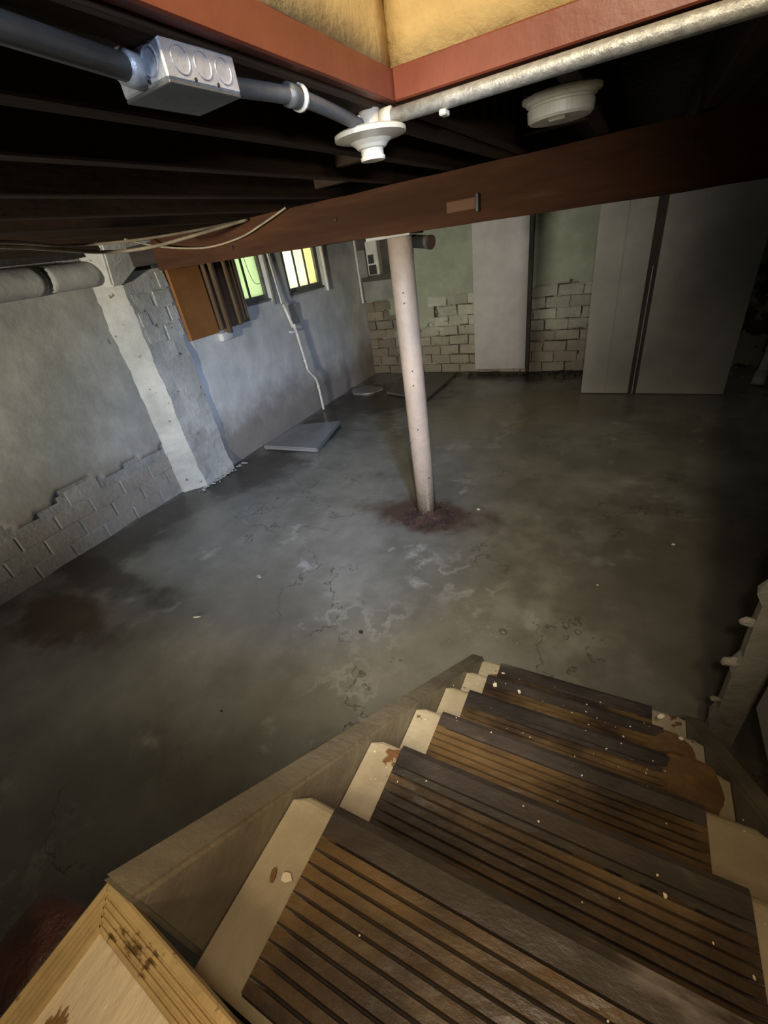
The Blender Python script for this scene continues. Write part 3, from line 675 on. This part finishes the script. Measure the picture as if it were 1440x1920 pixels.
# ------------------------------------------------------------------ staircase
XL, XR = -.205, .215; RS = .1; GO = .1145
def ny(i): return .686-(i-1)*GO      # nosing line of tread i (1 = lowest)
def nz(i): return -1+RS*i
st = thing('staircase', v(0, .35, -1), 'steep painted wooden staircase with dark ribbed treads going down to the cellar floor', 'staircase')
TH = .022
for i in range(1, 7):
    y1 = ny(i); y0 = y1-GO-.012; z1 = nz(i)
    # tread with rounded nose
    bm = bmesh.new(); r = TH/2
    prof = [(y0, z1-TH), (y0, z1)]+[(y1-r+r*math.sin(a), z1-r+r*math.cos(a)) for a in [math.pi*k/8 for k in range(9)]]
    # corners of the pad rounded in plan at the left end
    L_ = []
    for x in (XL+.001, XL+.012, XR-.012, XR-.001):
        inset = .010 if x in (XL+.001, XR-.001) else 0
        L_.append([bm.verts.new(v(x, min(a, y1-inset) if a > y1-r*1.2 else a, b)) for a, b in prof])
    m = len(prof)
    for a in range(3):
        for k in range(m): bm.faces.new((L_[a][k], L_[a][(k+1) % m], L_[a+1][(k+1) % m], L_[a+1][k]))
    bm.faces.new(L_[0]); bm.faces.new(L_[3][::-1])
    tr = obj('tread', bm, M_pad, st)
    # ribbed dark mat
    bm = bmesh.new(); mx0, mx1 = -.163+.003*math.sin(i), .155
    prof = []; zb = z1+.0005; n = 10; fl = .024
    y = y0+.006; pr = [(y, zb)]
    w_ = (y1-fl-y)/n
    for k in range(n):
        a = y+k*w_
        pr += [(a+.0006, zb+.0006), (a+.0013, zb+.0040), (a+w_-.0013, zb+.0040), (a+w_-.0006, zb+.0006)]
    pr += [(y1-fl+.0007, zb+.0037), (y1-.006, zb+.0037), (y1+.0005, zb+.001), (y1+.0015, zb-.010), (y1+.0005, z1-TH-.002), (y1-.004, z1-TH-.002), (y1-.003, zb-.008), (y1-.008, zb)]
    A = [bm.verts.new(v(mx0, a, zb+.0040 if (zb < b < zb+.003 and y0+.008 < a < y1-fl) else b)) for a, b in pr]
    cols = [A]
    for s in range(1, 25):
        x = mx0+(mx1-mx0)*s/24
        ring = []
        for a, b in pr:
            if s == 24 and b < zb+.003 and b > zb and a < y1-fl: b = zb+.0040
            p = v(x, a, b)
            if b > zb+.002: p.z += .0010*noise.noise(Vector((x*40, a*160, i)))-.0012*abs(noise.noise(Vector((x*14, a*30, i*3))))
            ring.append(bm.verts.new(p))
        cols.append(ring)
    m = len(pr)
    for a in range(24):
        for k in range(m): bm.faces.new((cols[a][k], cols[a][(k+1) % m], cols[a+1][(k+1) % m], cols[a+1][k]))
    bm.faces.new(cols[0]); bm.faces.new(cols[-1][::-1])
    mo = obj('tread_mat', bm, M_mat, tr)
    mo.data.materials.append(M_groove); mo.data.materials.append(M_band)
    zoff = W[mo.name].z
    for f in mo.data.polygons:      # darker colour in the grooves
        c = f.center; h = (c.z+zoff)/S-1-zb
        if -.0004 < h < .0023 and f.normal.z > .25 and (c.y+W[mo.name].y)/S < y1-fl+.0004: f.material_index = 1
        elif (c.y+W[mo.name].y)/S > y1-fl+.0005 or (h > .0023 and i % 2 and (c.y+W[mo.name].y)/S > y1-fl-w_): f.material_index = 2
for i in range(1, 8):
    y1 = ny(i)-.014; z1 = nz(i)-TH
    obj('riser', boxes(((XL+.002, y1-.010, nz(i)-RS+(.001 if i > 1 else .002)), (XR-.002, y1, z1-.001))), M_string, st)
def stringer(x0, x1, name, h=0.004):
    bm = bmesh.new(); sl = RS/GO
    def zt(y): return nz(1)+(ny(1)-y)*sl+h
    pts = [(.700, -1+.003), (.700, zt(.700)-.03), (.690, zt(.690)), (-.006, zt(-.006)), (-.006, zt(-.006)-.20), (ny(1)-.30, -1+.003)]
    prism(bm, [v(x0, a, b) for a, b in pts], Vector(((x1-x0)*S, 0, 0)))
    bmesh.ops.bevel(bm, geom=list(bm.edges), offset=.006, segments=2, affect='EDGES')
    return obj(name, bm, M_string, st)
stringer(-.235, XL, 'stringer'); stringer(XR, XR+.03, 'stringer')
# ochre debris heaped against the right stringer
def heap_bm(cx, cy, z, rx, ry, h, seed):
    bm = bmesh.new(); n = 24; rr = []; c = v(cx, cy, z)
    for i in range(7):
        r = i/6; ring = []
        for k in range(n):
            a = 2*math.pi*k/n; q = r*(1+.22*noise.noise(Vector((math.cos(a)*2, math.sin(a)*2, seed))))
            p = c+Vector((rx*S*q*math.cos(a), ry*S*q*math.sin(a), 0)); p.z = c.z+.004+h*(1-r*r)+.006*noise.noise(p*30)*(1-r); ring.append(bm.verts.new(p))
        rr.append(ring)
    for i in range(6):
        for k in range(n): bm.faces.new((rr[i][k], rr[i][(k+1) % n], rr[i+1][(k+1) % n], rr[i+1][k]))
    bm.faces.new([bm.verts.new(Vector((q.co.x, q.co.y, c.z-.002))) for q in rr[-1]]); 
    bmesh.ops.remove_doubles(bm, verts=rr[0], dist=.0005); return bm
tag(obj('ochre_heap', heap_bm(.165, .420, -.7, .040, .045, .010, 1), M_ochre, smooth=True), 'flat ochre heap of debris on the right end of the third step up', 'debris', kind='stuff')
tag(obj('ochre_heap', heap_bm(.165, .530, -.8, .036, .038, .010, 5), M_ochre, smooth=True), 'flat ochre heap of debris on the right end of the second step up', 'debris', kind='stuff')
rnd = random.Random(5)
def stair_z(y):
    for i in range(6, 0, -1):
        if ny(i+1) < y <= ny(i): return nz(i)
pts = []
while len(pts) < 170:
    x = rnd.uniform(-.2, .2); y = rnd.uniform(.03, .67) if rnd.random() < .5 else rnd.gauss(.5, .07); z = stair_z(y)
    if z is None or x > .2: continue
    if rnd.random() < .45: x = min(.19, abs(rnd.gauss(.12, .06)))
    pts.append((v(x, y, z)+Vector((0, 0, .010 if -.16 < x < .15 else .003)), rnd.uniform(.0008, .0026)))
crumbs('grit', 'fine pale grit sprinkled over the stair treads', 'grit', pts, M_chip, 9)
for (x, y, z, s, sd, lab, rz) in ((-.149, .655, -.9, .010, 31, 'small white flake on the left of the lowest ribbed tread', .2), (-.141, .549, -.8, .017, 32, 'largest pale flake, at the left edge of the second ribbed tread', .9),
        (-.093, .551, -.8, .010, 33, 'small pale flake lying to the right of the largest flake on the second tread', 2), (.182, .560, -.8, .012, 34, 'pale flake at the far edge of the ochre debris on the right', 1),
        (-.174, .056, -.4, .011, 35, 'pale yellow chip on the cream margin of the top visible step', .4), (.093, .194, -.5, .006, 36, 'tiny white flake on the right part of the second highest ribbed tread', 1.2),
        (.150, .590, -.8, .014, 37, 'long pale splinter-like flake beside the ochre debris', .6), (-.185, .052, -.4, .010, 38, 'brown triangular chip on the cream margin of the top visible step', 1.9)):
    flake(x, y, z+(.0035 if -.16 < x < .155 else 0), s, lab, mat=M_ochre if 'brown' in lab else M_chip, rz=rz, seed=sd)

# landing at the top of the stairs, with grooved nosing on two sides
ld = thing('landing', v(-.1, -.4, -.33), 'peeling cream landing at the head of the stairs with grooved yellow edging', 'landing')
LZ = -.300
bm = bmesh.new(); prism(bm, [v(-.2185, -1.0, LZ-.03), v(.235, -1.0, LZ-.03), v(.235, -.052, LZ-.03), v(-.2185, -.0165, LZ-.03)], Vector((0, 0, .03*S))); bmesh.ops.bevel(bm, geom=list(bm.edges), offset=.003, segments=2, affect='EDGES')
tag(obj('landing_board', bm, M_land, ld), 'peeling cream paint')
def nosing(p0, along, inward, length, m0, m1, name='nosing'):
    """grooved strip; inward from the outer edge; mitred at the shared corner"""
    pr = [(0, -.016), (0, .0020), (.0012, .0030), (.0048, .0030)]
    x = .0048
    for k in range(4):
        pr += [(x+.0004, .0010), (x+.0012, .0010), (x+.0015, .0026), (x+.0028, .0026)]; x += .0028
    pr += [(x+.001, .0008), (x+.001, -.0005), (.004, -.0005), (.004, -.016)]
    bm = bmesh.new(); rings = []
    for s, mit in ((0, m0), (length, m1)):
        rings.append([bm.verts.new(v(*(p0[0]+along[0]*(s+mit*a)+inward[0]*a, p0[1]+along[1]*(s+mit*a)+inward[1]*a, LZ+b))) for a, b in pr])
    m = len(pr)
    for k in range(m): bm.faces.new((rings[0][k], rings[0][(k+1) % m], rings[1][(k+1) % m], rings[1][k]))
    bm.faces.new(rings[0]); bm.faces.new(rings[1][::-1]); return bm
obj('nosing', nosing((-.231, -.004), (1, -.078), (0, -1), .466, 1, 0), M_nose, ld)
obj('nosing', nosing((-.231, -.004), (0, -1), (1, 0), .062, 1, 0), M_nose, ld)
obj('side_edging', boxes(((-.231, -1.0, LZ-.030), (-.2195, -.070, LZ-.001)), bevel=.003), M_land, ld)
# red-brown newel and maroon rail at the landing's left
bm = bmesh.new(); box(bm, (-.305, -.075, -.999), (-.250, -.022, -.335), .03, seg=4, rot=.15)
for q in bm.verts: q.co += Vector((1, 1, .5))*.006*noise.noise(q.co*14)
tag(obj('newel_post', bm, M_redpost, smooth=True), 'chipped red-brown post with rounded top beside the corner of the landing', 'post')
bm = bmesh.new(); tube(bm, spline([v(-.262, -.070, -.300), v(-.266, -.085, -.285), v(-.268, -.14, -.283), v(-.270, -.3, -.283), v(-.270, -.9, -.283)], 8), [.03]*33, 16)
for q in bm.verts: q.co += Vector((1, 1, 1))*.004*noise.noise(q.co*20)
tag(obj('hand_rail', bm, M_maroon, smooth=True), 'glossy dark maroon rounded rail along the left side of the landing', 'rail')
lf = thing('support_frame', v(0, -.5, -1), 'rough timber frame carrying the landing', 'frame')
for a, b in (((-.225, -.98), (-.195, -.94)), ((.195, -.98), (.225, -.94)), ((-.225, -.16), (-.195, -.12)), ((.195, -.16), (.225, -.12))):
    obj('leg', boxes((a+(-.999,), b+(LZ-.072,)), bevel=.004), M_string, lf)
for x in (-.225, .195): obj('rail', boxes(((x, -.99, LZ-.071), (x+.03, -.03, LZ-.0315)), bevel=.004), M_string, lf)

# ragged post and board to the right of the stairs
bm = bmesh.new(); n = 44; rings = []
for k in range(n+1):
    z = -.998+(.998+JZ-.004)*k/n; j = .012*noise.noise(Vector((z*9, 3, 1)))+.016*max(0, noise.noise(Vector((z*22, 1, 5)))-.1)*2.2
    rings.append([bm.verts.new(v(x, y, z)) for x, y in ((.262-j, .700), (.262-j*.7, .722), (.312, .725), (.308, .700))])
for k in range(n):
    for i in range(4): bm.faces.new((rings[k][i], rings[k][(i+1) % 4], rings[k+1][(i+1) % 4], rings[k+1][i]))
bm.faces.new(rings[0]); bm.faces.new(rings[-1][::-1])
rp = tag(obj('ragged_post', bm, M_ragged), 'grey-white upright post with a ragged left edge right of the foot of the stairs', 'post')
for z, L_, q in ((-.63, .012, .016), (-.735, .010, .020), (-.845, .008, .013)):
    bm = bmesh.new(); bmesh.ops.create_icosphere(bm, subdivisions=2, radius=q, matrix=Matrix.Translation(v(.262-L_*.7, .706, z))@Matrix.Diagonal((1.5, .8, 1, 1)))
    for w in bm.verts: w.co += Vector((1, 1, 1))*.006*noise.noise(w.co*50)
    obj('plaster_knob', bm, M_ragged, rp)
bm = bmesh.new(); box(bm, (.300, .10, -.80), (.314, .672, JZ-.006), .006, seg=1)
tag(obj('side_sheet', bm, M_sheet), 'pale upright sheet closing the right side of the stairs, with a dark gap below', 'board')

# ------------------------------------------------------------------ electrical things under the joists
t = thing('junction_box', v(-.317, .336, .134), 'square galvanised steel junction box under the trimmer with knock-out rings', 'junction box')
jr = -.05
ca, cb = (-.342, .301, .110), (-.295, .366, JZ-.0035)
def jb(a, b, bev=.002):
    bm = bmesh.new(); box(bm, a, b, bev, rot=0)
    c = v(-.3185, .3335, 0); bmesh.ops.rotate(bm, verts=bm.verts, cent=c, matrix=Matrix.Rotation(jr, 3, 'Z')); return bm
obj('box_body', jb((-.344, .299, .1135), (-.293, .367, JZ-.0005)), M_galv, t)
tag(obj('cover', jb((-.3435, .2995, .1110), (-.2935, .3665, .1134), .001), M_conduit, t), 'cover plate, darkened for underside shade')  # darker metal paints in the shade on the box underside
def ring_on(c, n, r, rt=.0012):
    bm = bmesh.new(); q = n.to_track_quat('Z', 'Y').to_matrix()
    tube(bm, [c+q@Vector((r*math.cos(a), r*math.sin(a), 0)) for a in [2*math.pi*k/20 for k in range(21)]], rt, 6, cap=False); return bm
Rj = Matrix.Rotation(jr, 3, 'Z'); cj = v(-.3185, .3335, 0)
def jp(x, y, z): return cj+Rj@(v(x, y, z)-cj)
for y in (.314, .3335, .353):
    obj('knock_out', ring_on(jp(-.2928, y, .1245), Rj@Vector((1, 0, 0)), .0135), M_galv, t)
for x in (-.331, -.306):
    obj('knock_out', ring_on(jp(x, .2988, .1245), Rj@Vector((0, -1, 0)), .0135), M_galv, t)
for (x, y, n) in ((-.2928, .323, (1, 0, 0)), (-.2928, .344, (1, 0, 0)), (-.312, .2988, (0, -1, 0)), (-.324, .2988, (0, -1, 0))):
    bm = bmesh.new(); bmesh.ops.create_cone(bm, segments=8, radius1=.0022, radius2=.0022, depth=.002, cap_ends=True, matrix=Matrix.Translation(jp(x, y, .1155))@(Rj@Vector(n)).to_track_quat('Z', 'Y').to_matrix().to_4x4())
    obj('screw_hole', bm, M_dark, t)
# conduits
t = thing('left_conduit', v(-.315, .2, .12), 'dull grey conduit entering the junction box from the near side', 'conduit')
bm = bmesh.new(); tube(bm, [v(-.300, -.2, .128), v(-.306, .1, .126), v(-.322, .305, .1225)], .0135, 14); obj('conduit_run', bm, M_conduit, t, smooth=True)
bm = bmesh.new(); tube(bm, [v(-.3205, .286, .1228), v(-.322, .299, .1225)], .0175, 14); obj('lock_nut', bm, M_galv, t, smooth=True)
t = thing('middle_conduit', v(-.305, .46, .12), 'dull grey conduit between the junction box and the lamp holder', 'conduit')
bm = bmesh.new(); tube(bm, spline([v(-.312, .366, .1235), v(-.302, .42, .1240), v(-.296, .455, .1235), v(-.301, .52, .1225), v(-.308, .588, .1200)], 6), .0115, 14); obj('conduit_run', bm, M_conduit, t, smooth=True)
bm = bmesh.new(); tube(bm, [v(-.2968, .436, .1237), v(-.2963, .450, .1236)], .0160, 14); obj('coupling', bm, M_conduit, t, smooth=True)
bm = bmesh.new(); tube(bm, [v(-.2963, .452, .1236), v(-.2965, .456, .1235)], .0185, 14); tag(obj('saddle', bm, M_plast, t, smooth=True), 'pale saddle clip')
# lamp holder
LC = (-.3065, .610)
t = thing('lamp_holder', v(LC[0], LC[1], .135), 'white porcelain lamp holder without a bulb at the corner of the stair opening', 'lamp holder')
bm = bmesh.new(); lathe(bm, v(LC[0], LC[1], .112), [(.016, -.044), (.0265, -.0435), (.0275, -.040), (.0275, -.037), (.0250, -.036), (.0250, -.024), (.0310, -.0225), (.0360, -.017), (.046, -.010), (.070, -.005), (.0785, -.003), (.0785, .005), (.073, .008), (.060, .0085), (.02, .009)], 56)
obj('porcelain_rose', bm, M_porc, t)
bm = bmesh.new(); lathe(bm, v(LC[0], LC[1], .112), [(.0185, -.0435), (.0210, -.0415), (.010, -.0412)], 24); obj('socket_rim', bm, M_plast, t, smooth=True)
bm = bmesh.new(); lathe(bm, v(LC[0]+.003, LC[1]-.002, .112), [(.022, .008), (.0225, .014), (.0225, .040)], 20); obj('neck', bm, M_porc, t, smooth=True)
obj('box_lug', boxes(((LC[0]-.021, LC[1]-.012, .1165), (LC[0]-.004, LC[1]+.008, .131)), bevel=.002), M_plast, t)
for (dx, dy) in ((-.016, -.008), (.016, .004)):
    bm = bmesh.new(); bmesh.ops.create_icosphere(bm, subdivisions=2, radius=.0045, matrix=Matrix.Translation(v(LC[0]+dx, LC[1]+dy, .1165))); obj('screw', bm, M_galv, t, smooth=True)
# bright conduit along the far trim
t = thing('bright_conduit', v(0, .625, .12), 'bright silvery conduit running right from the lamp holder under the red trim', 'conduit')
bm = bmesh.new(); tube(bm, [v(-.286, .6135, .1235), v(-.20, .617, .1240), v(-.07, .618, .1245), (v(.10, .624, .1250)), v(.42, .634, .127)], [.0130, .0140, .0145, .0155, .0165], 14); obj('conduit_run', bm, M_silver, t, smooth=True)
bm = bmesh.new(); tube(bm, [v(-.290, .6132, .1234), v(-.277, .6138, .1236)], .0180, 14); obj('lock_nut', bm, M_plast, t, smooth=True)
bm = bmesh.new(); box(bm, (-.218, .609, .1110), (-.210, .624, .1165), .002); obj('clip', bm, M_plast, t)
# smoke detector like round fitting
t = thing('ceiling_rose', v(-.121, .81, .135), 'round cream two-tier ceiling fitting on the joists beyond the opening', 'ceiling fitting')
bm = bmesh.new(); lathe(bm, v(-.118, .812, .110), [(.030, -.004), (.070, -.003), (.0755, .002), (.077, .022), (.074, .025), (.074, .028), (.080, .031), (.083, .036), (.090, .039), (.091, .0445), (.06, .046)], 44); obj('cover', bm, M_plast, t)
bm = bmesh.new(); box(bm, (-.1285, .780, .1050), (-.1075, .800, .1080), .003, seg=2); obj('centre_button', bm, M_plast, t, smooth=True)
for a in (.3, 2.6):
    bm = bmesh.new(); p = v(-.118, .812, .1185)+Vector((math.cos(a), math.sin(a), 0))*.074; bmesh.ops.create_icosphere(bm, subdivisions=1, radius=.005, matrix=Matrix.Translation(p)); obj('lug', bm, M_galv, t)
# mounting block
tag(obj('mounting_block', boxes(((-.16, .770, JZ-.0008), (-.075, .850, JZ+.02)), bevel=.003), M_joist), 'dark wooden block above the round ceiling fitting', 'block')

# cables slung below the joists
def cable(pts, r, label):
    bm = bmesh.new(); tube(bm, spline([v(*p) for p in pts], 8), r, 7); return tag(obj('cable', bm, M_cable, smooth=True), label, 'cable')
cable([(-1.02, -.2, .127), (-1.12, .25, .118), (-1.185, .585, .106), (-1.332, .9, .089), (-1.285, 1.02, .086), (-1.215, 1.15, .102), (-1.145, 1.32, .127)], .0085, 'thickest of the slack cables, hanging lowest under the joists at left')
cable([(-.98, -.25, .128), (-1.07, .2, .120), (-1.12, .56, .107), (-1.265, .765, .105), (-1.24, .95, .103), (-1.195, 1.15, .113), (-1.185, 1.318, .128)], .0065, 'middle slack cable that runs just above the thickest one at left')
cable([(-1.62, 1.20, .140), (-1.56, 1.28, .105), (-1.42, 1.31, .080), (-1.308, 1.31, .074), (-1.18, 1.31, .084), (-1.08, 1.31, .106), (-.979, 1.315, .134)], .0055, 'thin cable sagging against the face of the timber beam')
bm = bmesh.new(); box(bm, (-1.53, 1.22, .142), (-1.45, 1.27, .172), .008, seg=2)
t = tag(obj('cable_connector', bm, M_plast), 'small dirty white connector block among the joists above the cables', 'connector')
bm = bmesh.new(); tube(bm, [v(-1.53, 1.24, .158), v(-1.76, 1.20, .166)], .008, 8); obj('cable_tail', bm, M_joist, t)
bm = bmesh.new(); bmesh.ops.create_cone(bm, segments=5, radius1=.012, radius2=.002, depth=.04, cap_ends=True, matrix=Matrix.Translation(v(-1.762, 1.0, .204))@Matrix.Rotation(.5, 4, 'X'))
tag(obj('white_fleck', bm, M_chip), 'tiny bright white tab among the dark joists at far left', 'fleck')  # small white fleck, a plain pale cone
